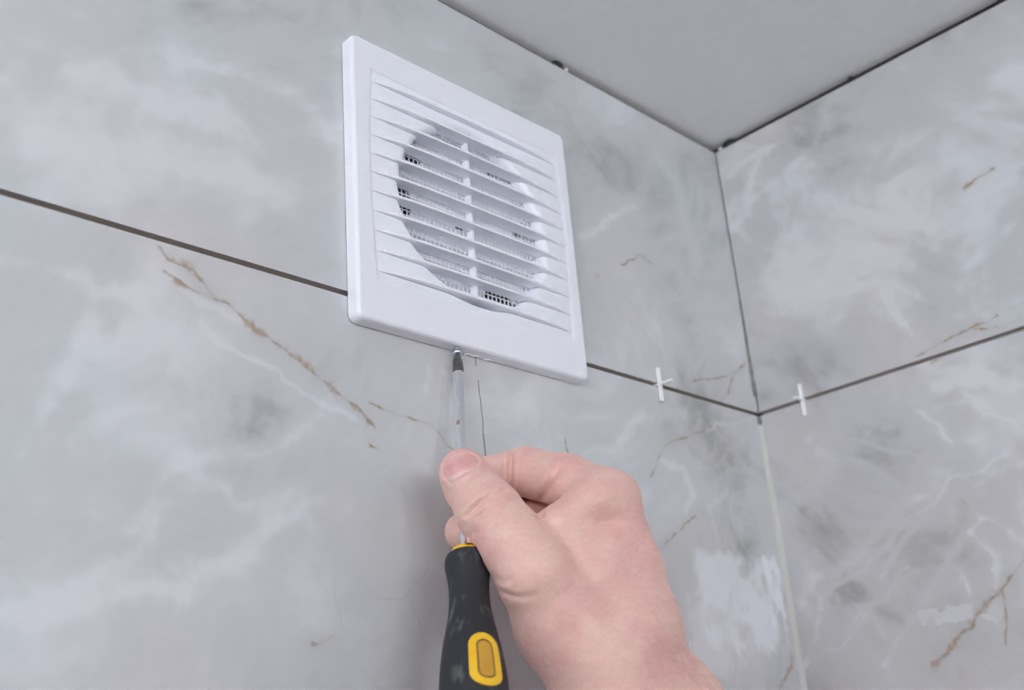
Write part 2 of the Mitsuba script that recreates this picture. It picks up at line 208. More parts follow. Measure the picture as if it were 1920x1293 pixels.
BODY = (.50, .46, .43)      # raw ceramic on the tiles' cut edges
SMEAR_L = [(-47, -120, 46, 30, .72), (-14, -112, 8, 24, .95)]
SMEAR_R = [(-93, -139, 17, 4.5, .35)]


def left_glaze(p, n, uv):
    c = marble(p.x * 1000, (p.z - JOINT) * 1000, WHITE_L, BROWN_L, GREY_L, TONE_L, 1,
               ((.685, .695, .715), (.57, .582, .592), (.32, .338, .33)), SMEAR_L, .04, 1.0)
    return dr.select(dr.abs(n.y) > .6, c, mi.Color3f(*BODY))


def right_glaze(p, n, uv):
    c = marble(p.y * 1000, (p.z - JOINT) * 1000, WHITE_R, BROWN_R, [], TONE_R, 2,
               ((.66, .67, .69), (.53, .533, .54), (.30, .297, .30)), SMEAR_R, .08, 1.18)
    return dr.select(dr.abs(n.x) > .6, c, mi.Color3f(*BODY))


bsdf('glaze_left', mikit.proc(left_glaze), .42, specular=.35)
bsdf('glaze_right', mikit.proc(right_glaze), .42, specular=.35)
bsdf('adhesive', mikit.proc(lambda p, n, uv: mikit.mix((.27, .25, .24), (.42, .395, .38), fb(p.x * 160, p.y * 160, p.z * 160, 3))), .9)
bsdf('ceiling_paint', mikit.proc(lambda p, n, uv: mi.Color3f(.85, .86, .87) * (.985 + .03 * fb(p.x * 220, p.y * 220, 0, 2))), .55, specular=.3)
bsdf('plaster', (.22, .22, .215), .8)
bsdf('floor_tile', (.07, .066, .064), .5)
bsdf('white_plastic', (.87, .895, .95), .30, specular=.45)
bsdf('mesh_plastic', (.86, .87, .90), .4)
bsdf('shutter_plastic', (.74, .75, .79), .5)
bsdf('spacer_plastic', (.92, .93, .94), .35)
bsdf('black_plastic', (.012, .013, .014), .5)
bsdf('duct_dark', (.085, .07, .055), .9)
bsdf('sealant_dark', mikit.proc(lambda p, n, uv: mikit.mix((.10, .105, .10), (.24, .245, .235), fb(p.z * 90, p.z * 420, 1.0, 2))), .7)
bsdf('sealant_light', mikit.proc(lambda p, n, uv: mikit.mix((.47, .47, .44), (.57, .57, .54), fb(p.z * 60, p.x * 400, 1.0, 3))), .6)
bsdf('chrome_shaft', mikit.proc(lambda p, n, uv: mi.Color3f(.82, .83, .86) * (.93 + .14 * fb(p.x * 900, p.y * 900, p.z * 60, 2))), .26, metallic=.86)
bsdf('dark_steel', mikit.proc(lambda p, n, uv: mikit.mix((.12, .12, .12), (.30, .29, .28), fb(p.x * 900, p.y * 900, p.z * 900, 3))), .38, metallic=1.0)
bsdf('zinc', (.50, .57, .63), .26, metallic=1.0)


def grip_colour(p, n, uv):
    dust = mikit.smoothstep(.46, .74, fb(p.x * 420, p.y * 420, p.z * 90, 3)) * mikit.smoothstep(.40, .65, fb(p.x * 70, p.y * 70, p.z * 60, 2))
    return mikit.mix((.018, .021, .025), (.15, .155, .15), .5 * dust)


bsdf('black_rubber', mikit.proc(grip_colour), .55, specular=.4)
bsdf('yellow_plastic', mikit.proc(lambda p, n, uv: mikit.mix((.80, .43, .01), (.84, .53, .035), fb(p.x * 300, p.y * 300, p.z * 300, 2))), .4)
bsdf('amber_plastic', mikit.proc(lambda p, n, uv: mikit.mix((.46, .23, .02), (.62, .36, .05), fb(p.x * 400, p.y * 400, p.z * 200, 3))), .35)
bsdf('groove_brown', (.17, .085, .02), .6)
bsdf('mark_red', (.16, .03, .025), .6)


def skin_colour(p, n, uv):
    x, y, z = p.x * 1000, p.y * 1000, p.z * 1000
    big = fb(x / 22, y / 22, z / 22, 3)
    mid = fb(x / 6, y / 6, z / 6 + 40, 3)
    fine = fb(x / 1.3, y / 1.3, z / 1.3 + 9, 2)
    c = mikit.mix((.72, .455, .395), (.69, .40, .36), mikit.smoothstep(.38, .62, big))
    c = mikit.mix(c, (.77, .55, .46), .35 * mikit.smoothstep(.5, .75, mid))
    for (sx, sy, sz, r, a) in SPOTS:      # reddened spots
        d2 = dr.square(x - sx) + dr.square(y - sy) + dr.square(z - JOINT * 1000 - sz)
        c = mikit.mix(c, (.60, .22, .17), .75 * a * dr.exp(-d2 / (r * r) * (.6 + .9 * mid)))
    dust = mikit.smoothstep(.66, .80, fb(x / 2.2, y / 2.2, z / 2.2 + 77, 3))
    c = mikit.mix(c, (.80, .70, .66), .15 * dust)
    return c * (.93 + .14 * fine)


def skin_relief(p, n, uv):
    x, y, z = p.x * 1000, p.y * 1000, p.z * 1000
    return .5 * fb(x / .9, y / .9, z / .9, 2) + .5 * fb(x / .5 + 4, y / .5, z / 1.4, 2)


bsdf('skin', mikit.proc(skin_colour), .52, bump=mikit.proc(skin_relief, eps=1.5e-4), bump_scale=.00028, specular=.4, sheen=.25)


def nail_colour(p, n, uv):
    """Pink in the middle, paler towards the cuticle and the free edge."""
    d = [p.x * 1000 - NAIL_C[0], p.y * 1000 - NAIL_C[1], (p.z - JOINT) * 1000 - NAIL_C[2]]
    along = d[0] * NAIL_UP[0] + d[1] * NAIL_UP[1] + d[2] * NAIL_UP[2]
    c = mikit.mix((.68, .36, .35), (.76, .53, .48), .8 * mikit.smoothstep(.8, 4.6, along))
    c = mikit.mix(c, (.76, .56, .54), .7 * mikit.smoothstep(-2.6, -4.4, along))
    return c * (.94 + .12 * fb(p.x * 500, p.y * 500, p.z * 500, 2))


bsdf('nail', mikit.proc(nail_colour), .30, specular=.5)
bsdf('hair', (.34, .21, .14), .5)
# ------------------------------------------------------------------ the room
GX0, GZ0, GW = -0.3197, JOINT - 0.0140, 0.1490        # lower left corner and side of the grille on the wall
HOLE = (GX0 + 0.0748, GZ0 + 0.0725)                  # centre of the round duct opening
HOLE_R = 0.0515


def extrude_wall(poly, depth, y0, side):
    """A plate drawn in (s, z), given thickness; side 'left' stands at y0.., side 'right' at x = y0.."""
    m = trimesh.creation.extrude_polygon(poly, depth, engine='earcut')
    v = m.vertices.copy()
    if side == 'left':
        m.vertices = np.c_[v[:, 0], y0 + v[:, 2], v[:, 1]]
    else:
        m.vertices = np.c_[y0 + v[:, 2], v[:, 0], v[:, 1]]
    m.fix_normals()
    return m


ring = Point(*HOLE).buffer(HOLE_R, 48)
rect = shapely.box
put('wall_left', extrude_wall(rect(ROOM_X, 0, .12, 2.62).difference(ring), .16, .0085, 'left'), 'adhesive', kind='structure',
    label='wall with the vent, faced with grey marbled tiles')
put('wall_right', extrude_wall(rect(ROOM_Y, 0, .0085, 2.62), .11, .0085, 'right'), 'adhesive', kind='structure',
    label='wall right of the corner, faced with grey marbled tiles')


def tile_mesh(s0, s1, z0, z1, side, hole=None):
    """A 8 mm tile with a fine bevel round its face."""
    if hole is not None:
        return extrude_wall(rect(s0, z0, s1, z1).difference(hole), .008, 0, side)
    c = .0005
    loops = [[(s0, z0, .008), (s1, z0, .008), (s1, z1, .008), (s0, z1, .008)], [(s0, z0, c), (s1, z0, c), (s1, z1, c), (s0, z1, c)],
             [(s0 + c, z0 + c, 0), (s1 - c, z0 + c, 0), (s1 - c, z1 - c, 0), (s0 + c, z1 - c, 0)]]
    m = loft([np.array(l) for l in loops])
    m = trimesh.Trimesh(m.vertices, np.vstack([m.faces, [[8, 9, 10], [8, 10, 11], [0, 2, 1], [0, 3, 2]]]), process=False)
    v = m.vertices.copy()
    m.vertices = np.c_[v[:, 0], v[:, 2], v[:, 1]] if side == 'left' else np.c_[v[:, 2], v[:, 0], v[:, 1]]
    m.fix_normals()
    return m


g = .0011                                                # half a joint
rows = [(JOINT + g, TILE_TOP)] + [(JOINT - .3 * (k + 1) + g, JOINT - .3 * k - g) for k in range(2)]
for r, (za, zb) in enumerate(rows):
    for c, (sa, sb) in enumerate(((-.60 + g, .0072), (-1.20 + g, -.60 - g), (-1.44, -1.20 - g))):
        put('wall_left__tile', tile_mesh(sa, sb, za, zb, 'left', ring if (r == 0 and c == 0) else None), 'glaze_left')
    for c, (sa, sb) in enumerate(((-.60 + g, -.0009), (-1.20 + g, -.60 - g), (-1.74, -1.20 - g))):
        put('wall_right__tile', tile_mesh(sa, sb, za, zb, 'right'), 'glaze_right')

put('trim_4', box(-1.44, .004, .0042, .0086, JOINT - g, JOINT + g), 'adhesive', kind='structure', label='grey-brown mortar set back in the joint of the wall with the vent')
put('trim_5', box(.0042, .0086, -1.74, -.001, JOINT - g, JOINT + g), 'adhesive', kind='structure', label='grey-brown mortar set back in the joint of the right wall')
put('ceiling_void', box(ROOM_X - .1, .13, ROOM_Y - .1, .17, 2.62, 2.66), 'duct_dark', kind='structure')
put('ceiling', box(ROOM_X - .1, .0034, ROOM_Y - .1, .0034, CEILING, CEILING + .012), 'ceiling_paint', kind='structure', label='plain grey-white ceiling')
put('floor', box(ROOM_X - .1, .12, ROOM_Y - .1, .12, -.06, 0), 'floor_tile', kind='structure')


def window_wall(name, side, s0, s1, z0, z1, win, power):
    """A plastered wall on the viewer's side with a framed opal window in it."""
    op = rect(s0, z0, s1, z1)
    wall = rect({'front': ROOM_Y, 'back': ROOM_X}[side] - .1, 0, 0.0, CEILING).difference(op)
    at = ROOM_X if side == 'front' else ROOM_Y
    turn = 'right' if side == 'front' else 'left'
    put(name, extrude_wall(wall, .1, at - .1, turn), 'plaster', kind='structure', label='plain plastered wall behind the viewer')
    fr = rect(s0, z0, s1, z1).difference(rect(s0 + .05, z0 + .05, s1 - .05, z1 - .05))
    put(win, extrude_wall(fr, .05, at - .06, turn), 'spacer_plastic', kind='structure', label='white framed opal window')
    mid = (s0 + s1) / 2
    for a, b in ((s0 + .05, mid - .03), (mid + .03, s1 - .05)):
        pane = extrude_wall(rect(a, z0 + .05, b, z1 - .05), .006, at - .04, turn)
        key = put(win + '__pane', pane, 'spacer_plastic')
        scene[key]['emitter'] = {'type': 'area', 'radiance': rgb(*[power * c for c in DAY])}
    put(win + '__mullion', extrude_wall(rect(mid - .03, z0 + .05, mid + .03, z1 - .05), .05, at - .06, turn), 'spacer_plastic')


window_wall('wall_front', 'front', -1.25, -.20, 2.10, 2.46, 'window_1', WINDOW_POWER[0])
window_wall('wall_back', 'back', -1.30, -.30, 2.10, 2.46, 'window_2', WINDOW_POWER[1])


# ------------------------------------------------------------------ fillets of sealant in the corner
def fillet(z0, z1, w0, w1, n, seed):
    """A three-sided bead in the corner whose width runs from w0 (bottom) to w1 (top), a little uneven."""
    rnd = np.random.RandomState(seed)
    zs = np.linspace(z0, z1, n); w = np.interp(zs, [z0, z1], [w0, w1]) * (1 + .12 * (rnd.rand(n) - .5))
    loops = []
    for z, a in zip(zs, w):
        loops.append(np.array([[.0, .0, z], [-a, .0, z], [-a * .62, -a * .30, z], [-a * .30, -a * .62, z], [0, -a, z]]))
    m = loft(loops)
    k = 5 * (n - 1)
    f = np.vstack([m.faces, [[0, 1, 2], [0, 2, 3], [0, 3, 4]], np.array([[0, 2, 1], [0, 3, 2], [0, 4, 3]]) + k])
    m = trimesh.Trimesh(m.vertices, f, process=False); m.fix_normals()
    return m


put('trim_1', fillet(JOINT + .0125, JOINT + .080, .0021, .0003, 40, 3), 'sealant_dark', smooth=40, kind='structure', label='dark grey smear of sealant in the corner above the joint')
put('trim_2', fillet(JOINT - .300, JOINT - .0075, .0028, .0022, 60, 4), 'sealant_light', smooth=40, kind='structure', label='pale bead of sealant in the corner below the joint')
put('trim_3', fillet(JOINT - .0062, JOINT - .0018, .0021, .0016, 6, 5), 'sealant_dark', smooth=40, kind='structure', label='small dark plug of sealant right under the joint')


# ------------------------------------------------------------------ tile spacers: white crosses with one arm pushed into the joint
def spacer(key, at, out, label):
    at, out = np.array(at), np.array(out, float)
    h, t = .0103, .0011
    up = rect(-t, -h, t, h)
    arm = rect(-.0045, -t * .7, .0092, t * .7)
    cross = shapely.union_all([up, arm]).buffer(.0004).buffer(-.0004)
    m = trimesh.creation.extrude_polygon(cross.buffer(-.0002), .0021, engine='earcut')
    m.apply_translation((0, 0, -.00105))
    x = out; z = np.array([0, 0, 1.]); side = np.cross(x, z)
    m = placed(m, at + out * .0013, (x, z, side))
    m.fix_normals()
    put(key, m, 'spacer_plastic', label=label, category='tile spacer', group='white tile spacers')


spacer('tile_spacer', (-.1013, 0, JOINT), (0, -1, 0), 'white plastic cross spacer stuck in the joint between the vent and the corner')
spacer('tile_spacer', (0, -.0331, JOINT - .0003), (-1, 0, 0), 'white plastic cross spacer stuck in the joint of the wall right of the corner')


# ------------------------------------------------------------------ black wedges in the gap under the ceiling
def lump(cx, cy, cz, rx, ry, rz, seed):
    m = trimesh.creation.icosphere(subdivisions=3)
    v = m.vertices; v = np.sign(v) * np.abs(v) ** .62
    v = v * (1 + .22 * (meshkit.fbm(m.vertices * 1.7 + seed, 3) - .5))[:, None]
    m.vertices = v * [rx, ry, rz] + [cx, cy, cz]
    return m


zc = (TILE_TOP + CEILING) / 2
WEDGES = [('left', -.1575, .0040, 'largest black wedge in the ceiling gap above the wall with the vent'),
          ('right', -.0112, .0042, 'black wedge in the ceiling gap beside the room corner'),
          ('right', -.1060, .0018, 'tiny black wedge halfway along the ceiling gap of the right wall'),
          ('right', -.2060, .0048, 'black wedge in the ceiling gap at the top right edge of the photo')]
for i, (side, s, half, text) in enumerate(WEDGES):
    hz = .0026 if half > .002 else .0017
    a = (s, .0026, zc) if side == 'left' else (.0026, s, zc)
    rr = (half, .0030, hz) if side == 'left' else (.0030, half, hz)
    put('gap_wedge', lump(*a, *rr, i * 3.1), 'black_plastic', smooth=True, label=text, category='wedge', group='black wedges under the ceiling')
put('gap_shim', lump(-.1522, -.0003, TILE_TOP + .0006, .0010, .0009, .0010, 9.), 'spacer_plastic', smooth=True, label='small white chip of plastic right of the black wedge above the vent', category='shim')
put('gap_shim', lump(-.0003, -.0052, TILE_TOP + .0006, .0008, .0014, .0009, 4.), 'spacer_plastic', smooth=True, label='small white chip of plastic in the ceiling gap right at the room corner', category='shim')
# ------------------------------------------------------------------ the ventilation grille: local (u, v, h) in millimetres, h out of the wall from the front face
GH = 8.0


def on_wall(m):
    v = m.vertices
    m.vertices = np.c_[GX0 + v[:, 0] * MM, -(GH + v[:, 2]) * MM, GZ0 + v[:, 1] * MM]
    return m


W_ = GW * 1000


def rounded_loop(x0, x1, y0, y1, r, bulge=0.0, ns=44, nc=8):
    pts = []
    corners = [(x0 + r, y0 + r, 180), (x1 - r, y0 + r, 270), (x1 - r, y1 - r, 0), (x0 + r, y1 - r, 90)]
    for k, (cx, cy, a0) in enumerate(corners):
        for j in range(nc):
            a = math.radians(a0 + 90 * j / (nc - 1)); pts.append([cx + r * math.cos(a), cy + r * math.sin(a)])
        nx, ny, b0 = corners[(k + 1) % 4]
        s = np.array(pts[-1]); a = math.radians(b0); e = np.array([nx + r * math.cos(a), ny + r * math.sin(a)])
        for j in range(1, ns):
            pts.append(list(s + (e - s) * j / ns))
    pts = np.array(pts)
    if bulge:
        f = np.sin(np.clip((pts[:, 1] - y0) / (y1 - y0), 0, 1) * math.pi)
        pts[:, 0] += bulge * f * np.sign(pts[:, 0] - (x0 + x1) / 2) * (np.abs(pts[:, 0] - (x0 + x1) / 2) / ((x1 - x0) / 2))
    return pts


def at_h(loop, h):
    return np.c_[loop, np.full(len(loop), h)]


PU0, PU1, PV0, PV1 = 11.2, 140.0, 20.4, 133.2           # the louvred field
loops = [at_h(rounded_loop(2.4, W_ - 2.4, 2.4, W_ - 2.4, 2), -GH), at_h(rounded_loop(2.4, W_ - 2.4, 2.4, W_ - 2.4, 2), -GH + .5), at_h(rounded_loop(0, W_, 0, W_, 3.8), -GH + .5)]
R_F = 1.9
for k in range(7):
    a = math.radians(90 * k / 6); i = R_F * (1 - math.cos(a))
    loops.append(at_h(rounded_loop(i, W_ - i, i, W_ - i, 3.8 - .6 * i), -R_F + R_F * math.sin(a)))
for inset, h in ((-.8, 0), (-.2, -.04), (.5, -.34), (.9, -.45), (.9, -4.0), (-4, -4.0)):
    loops.append(at_h(rounded_loop(PU0 + inset, PU1 - inset, PV0 + inset, PV1 - inset, 1.0, 2.3), h))
GRILLE = 'ventilation_grille'
note(GRILLE, 'square white plastic ventilation grille with louvres fixed on the tiled wall', 'ventilation grille')
fm = loft(loops); fm.fix_normals()
put(GRILLE + '__frame', on_wall(fm), 'white_plastic', smooth=35)
# two little moulding notches on its lower edge, beside the screw
for u, w in ((67.5, 1.2), (72.0, 2.0), (80.5, 2.0)):
    m = box(u - w / 2, u + w / 2, -.45, .3, -GH + .5, -GH + 2.2)
    m.vertices[:, 0] += (m.vertices[:, 2] + GH) * 1.2
    put(GRILLE + '__moulding_tab', on_wall(m), 'spacer_plastic')

SLATS, PITCH, V0 = 11, 10.08, 25.4
CU, CV, CR = 75.0, 72.0, 48.5


def edge_u(v):
    f = math.sin(max(0, min(1, (v - PV0) / (PV1 - PV0))) * math.pi) * 2.3
    return PU0 - f + .9, PU1 + f - .9


def amp(u, u0, u1):
    d = np.minimum(u - u0, u1 - u)
    return 3.1 * (1 - np.exp(-(np.maximum(d, 0) / 15.0) ** 1.25))


def face_h(u, v, vb, top, u0, u1):
    t = (v - vb) / (top - vb)
    a = amp(u, u0, u1)
    h = -.42 + a * (1 - t) ** 1.15 - .25 * t
    s = np.hypot(u - CU, v - CV) - CR                         # rounded lip round the duct opening
    rl = 3.4
    q = np.clip(s / rl, 0, 1)
    return h - rl * (1 - np.sqrt(np.maximum(1 - (1 - q) ** 2, 0))) * 1.0


def wing(vb, top, side):
    """The closed part of one louvre left or right of the opening, down into the opening."""
    nr, nu = 16, 46
    rows_ = []
    for v in np.linspace(vb, top, nr):
        u0, u1 = edge_u(v)
        dv = CR ** 2 - (v - CV) ** 2
        half = math.sqrt(dv) if dv > 0 else 0.0
        s = np.linspace(0, 1, nu) ** 1.0
        s = 1 - (1 - s) ** 1.6                                 # closer together near the opening
        if side < 0:
            u = u0 + (CU - half - u0) * s
        else:
            u = u1 + (CU + half - u1) * s
        h = face_h(u, np.full(nu, v), vb, top, u0, u1)
        pts = np.c_[u, np.full(nu, v), h]
        end = pts[-1].copy(); wall = [end.copy() for _ in range(3)]
        deep = -6.5 if half > 0 else end[2]
        for j, p_ in enumerate(wall):
            p_[2] = end[2] + (deep - end[2]) * (j + 1) / 3
        rows_.append(np.vstack([pts, wall]))
    n = len(rows_[0]); v = np.vstack(rows_); f = []
    for i in range(nr - 1):
        for j in range(n - 1):
            a, b, c, d = i * n + j, i * n + j + 1, (i + 1) * n + j + 1, (i + 1) * n + j
            f += [[a, b, c], [a, c, d]] if side < 0 else [[a, c, b], [a, d, c]]
    return trimesh.Trimesh(v, np.array(f), process=False)


def blade(vb, thick=1.5):
    """The blade that runs across: an arched front edge, rising a little towards the wall."""
    u0, u1 = edge_u(vb); n = 60
    u = np.linspace(u0 + .1, u1 - .1, n)
    hf = -.42 + amp(u, u0, u1) - .08
    back, rise = -4.9, .06
    prof = [(0, .28), (-.22, .06), (-.6, 0)]
    L_ = []
    for k in range(n):
        lo = [(u[k], vb + dz + rise * (hf[k] - (hf[k] + dh)), hf[k] + dh) for dh, dz in ((-.6, 0.0), (-.18, .1), (0, .38))]
        hi = [(u[k], vb + dz, hf[k] + dh) for dh, dz in ((0, thick - .38), (-.18, thick - .1), (-.6, thick))]
        d = hf[k] - back
        L_.append(np.array([(u[k], vb + rise * d, back)] + lo + hi + [(u[k], vb + thick + rise * d, back)]))
    m = loft(L_)
    return m


for k in range(SLATS):
    vb = V0 + PITCH * k
    top = vb + PITCH if k < SLATS - 1 else PV1 - .8
    m = join(wing(vb, top, -1), wing(vb, top, 1), blade(vb))
    put(GRILLE + '__slat', on_wall(m), 'white_plastic', smooth=38)
# closed strip below the lowest louvre
m = join(wing(PV0 + .5, V0 + .05, -1), wing(PV0 + .5, V0 + .05, 1))
m.vertices[:, 2] = np.minimum(m.vertices[:, 2], -.46)
put(GRILLE + '__field_edge', on_wall(m), 'white_plastic', smooth=38)
# the upright rib behind the louvres
put(GRILLE + '__rib', on_wall(box(CU - 1.2, CU + .1, CV - 46, CV + 46, -6.6, -2.6)), 'white_plastic')
# insect screen
bars = []
for i in range(-17, 18):
    o = i * 2.8; l = math.sqrt(max(0, 49.0 ** 2 - o * o)); w = .26
    bars.append(box(CU + o - w, CU + o + w, CV - l, CV + l, -7.3, -6.95))
    bars.append(box(CU - l, CU + l, CV + o - w, CV + o + w, -7.2, -6.8))
put(GRILLE + '__insect_screen', on_wall(join(*bars)), 'mesh_plastic', kind='stuff', label='fine white square mesh behind the louvres')
# sleeve into the wall, fan ring and hub behind the screen
sl = lathe([(49.2, 6.6), (50.4, 6.6), (50.4, 70), (49.2, 70), (49.2, 6.6)], 96, cap=False)
sl.vertices = np.c_[CU + sl.vertices[:, 0], CV + sl.vertices[:, 1], -sl.vertices[:, 2]]
sl.fix_normals()
put(GRILLE + '__duct_sleeve', on_wall(sl), 'mesh_plastic', smooth=30)
plate = Point(0, 0).buffer(48.6, 40)
plate = plate.difference(Point(-41, 3).buffer(10, 16)).difference(Point(24, -38).buffer(11, 16)).difference(Point(-30, 33).buffer(7, 16)).difference(rect(-3, -2, 3, 3)).difference(Point(28, 37).buffer(6, 12)).difference(Point(45, 6).buffer(7, 12))
fl = trimesh.creation.extrude_polygon(plate, 1.5, engine='earcut')
fl.vertices = np.c_[CU + fl.vertices[:, 0], CV + fl.vertices[:, 1], -14 + fl.vertices[:, 2]]
put(GRILLE + '__shutter', on_wall(fl), 'shutter_plastic', label='grey-white shutter plate deep behind the mesh with dark gaps')
put(GRILLE + '__duct_end', on_wall(box(CU - 50, CU + 50, CV - 50, CV + 50, -72, -69)), 'duct_dark')
# ------------------------------------------------------------------ the screw and the screwdriver: local z runs from the screw towards the hand
S0 = np.array([-.2611, -.0055, JOINT - .0179])
AXIS = np.array([-.2561, -.2617, -.9306])
VIEW = np.array([-.6, -.62, -.35])                          # roughly where the printed side and the inlay face
DX, DY, DZ = frame_from(AXIS, VIEW)


def on_axis(m):
    m.vertices = m.vertices * MM
    return placed(m, S0, (DX, DY, DZ))


# screw: domed head with a cross recess, thread going up into the grille
head = lathe([(.0, -1.5), (2.6, -1.5), (2.75, -1.0), (2.65, -.2), (2.15, .6), (1.35, 1.1), (.0, 1.25)], 40, cap=False)
note('screw', 'small zinc screw in the lower edge of the white grille at the screwdriver tip', 'screw')
put('screw__head', on_axis(head), 'zinc', smooth=40)
put('screw__thread', on_axis(lathe([(0, -8), (.5, -7.4)] + [(1.35 if i % 2 else 1.05, -6.8 + i * .35) for i in range(16)] + [(1.2, -1.2)], 24)), 'zinc', smooth=30)

DRIVER = 'screwdriver'
note(DRIVER, 'screwdriver with a steel shaft and black and yellow handle held by the hand', 'screwdriver')


def cross_tip():
    """The dark cross-point bit: four flutes that run out into the round shaft."""
    n, ns = 64, 26
    zs = np.linspace(.75, 12.0, ns); L_ = []
    th = np.arange(n) * 2 * math.pi / n
    for z in zs:
        r0 = np.interp(z, [.75, 1.6, 3.6, 6.0, 12.0], [.75, 1.4, 2.15, 2.50, 2.55])
        f = np.interp(z, [.75, 3.5, 7.0, 9.0], [.52, .42, .12, 0])
        r = r0 * (1 - f * np.abs(np.sin(2 * th + .5)) ** 1.5)
        L_.append(np.c_[r * np.cos(th), r * np.sin(th), np.full(n, z)])
    m = loft(L_); c = len(m.vertices)
    v = np.vstack([m.vertices, [[0, 0, .7]]])
    f = np.vstack([m.faces, [[c, (j + 1) % n, j] for j in range(n)]])
    return trimesh.Trimesh(v, f, process=False)


put(DRIVER + '__bit', on_axis(cross_tip()), 'dark_steel', smooth=40, label='dark cross-point tip')
put(DRIVER + '__shaft', on_axis(lathe([(2.50, 11.9), (2.62, 12.2), (2.66, 30), (2.68, 120)], 64)), 'chrome_shaft', smooth=40, label='bright steel shaft')
# figure printed on the shaft just above the thumb
txt = meshkit.text_mesh('8', 2.3, .05)
tv = txt.vertices.copy(); tv -= [tv[:, 0].mean(), 0, 0]
ang = tv[:, 0] / 2.68 + .42
rad = 2.665 + tv[:, 2]
txt.vertices = np.c_[rad * np.cos(ang), rad * np.sin(ang), 43.8 - tv[:, 1]]
put(DRIVER + '__printed_mark', on_axis(txt), 'mark_red', label='tiny dark red figure on the shaft')

H0 = 106.6                                                  # where the handle starts
collar = [(2.6, H0), (5.2, H0 + .2), (6.4, H0 + .9), (6.75, H0 + 2.0), (6.8, H0 + 6.0), (6.0, H0 + 7)]
put(DRIVER + '__collar', on_axis(lathe(collar, 72)), 'yellow_plastic', smooth=45, label='yellow collar')
GRIP = [(3.0, 3.4), (7.3, 3.3), (8.4, 3.7), (8.95, 4.8), (9.1, 7.5), (8.9, 10.0), (8.35, 13), (7.95, 17), (7.85, 21), (8.05, 26), (8.7, 31), (9.8, 36.5), (10.9, 42), (11.8, 48), (12.5, 54), (12.9, 62), (12.9, 74), (12.4, 86), (11.2, 94), (8.5, 99.0), (4., 101)]
gp = np.array(GRIP)
zz = np.concatenate([gp[:4, 1], np.linspace(gp[4, 1], gp[-2, 1], 60)])
gr = np.c_[np.concatenate([gp[:4, 0], np.interp(zz[4:], gp[:, 1], gp[:, 0])]), zz + H0]
for _ in range(3):
    gr[6:-2, 0] = (gr[5:-3, 0] + 2 * gr[6:-2, 0] + gr[7:-1, 0]) / 4
GN = 96
gripm = lathe([tuple(q) for q in gr], GN)


def grip_radius(z):
    return np.interp(z, gr[:, 1], gr[:, 0])


put(DRIVER + '__grip', on_axis(gripm), 'black_rubber', smooth=45, label='black rubber grip')


def inlay(poly, depth, lift, turn, z_mid):
    """A flat shape bent round the grip."""
    m = trimesh.creation.extrude_polygon(poly, depth, engine='earcut')
    for _ in range(3):
        m = m.subdivide()
    v = m.vertices
    z = z_mid + v[:, 1]
    r = grip_radius(z) + lift + v[:, 2]
    a = turn + v[:, 0] / 10.5
    m.vertices = np.c_[r * np.cos(a), r * np.sin(a), z]
    return m


def stadium(w, l):
    return LineString([(0, -(l - w) / 2), (0, (l - w) / 2)]).buffer(w / 2, 24)


TURN, ZMID = -.42, H0 + 53.2
put(DRIVER + '__inlay_ring', on_axis(join(inlay(stadium(10.4, 21.5).difference(stadium(5.6, 16.0)), 1.6, -1.0, TURN, ZMID))), 'yellow_plastic', smooth=40, label='yellow oval ring set into the grip')
put(DRIVER + '__inlay_groove', on_axis(inlay(stadium(5.9, 16.4), 1.0, -.72, TURN, ZMID)), 'groove_brown', smooth=40, label='brown groove round the amber window')
put(DRIVER + '__inlay_window', on_axis(inlay(stadium(4.4, 14.4), .6, -.10, TURN, ZMID)), 'amber_plastic', smooth=40, label='amber window inside the yellow ring')
# ------------------------------------------------------------------ the hand: one implicit surface, polygonised by surface nets (millimetres)
def smin(a, b, k):
    h = np.clip(.5 + .5 * (b - a) / k, 0, 1)
    return b + (a - b) * h - k * h * (1 - h)


def smax(a, b, k):
    return -smin(-a, -b, k)


def bone(P, a, b):
    A, B = np.array(HAND[a][:3]), np.array(HAND[b][:3])
    u = B - A; t = np.clip((P - A) @ u / (u @ u), 0, 1)
    return np.linalg.norm(P - A - t[:, None] * u, axis=1) - (HAND[a][3] + (HAND[b][3] - HAND[a][3]) * t)


def ball(P, c, r):
    return np.linalg.norm((P - np.array(c)) / np.array(r), axis=1) * min(r) - min(r)


LOOK = np.array(LOOK)


def chain(P, names, k):
    d = None
    for a, b in zip(names, names[1:]):
        e = bone(P, a, b); d = e if d is None else smin(d, e, k)
    return d


def seg_dist(P, pts):
    best = None
    for a, b in zip(pts, pts[1:]):
        u = b - a; t = np.clip((P - a) @ u / (u @ u), 0, 1)
        e = np.linalg.norm(P - a - t[:, None] * u, axis=1); best = e if best is None else np.minimum(best, e)
    return best


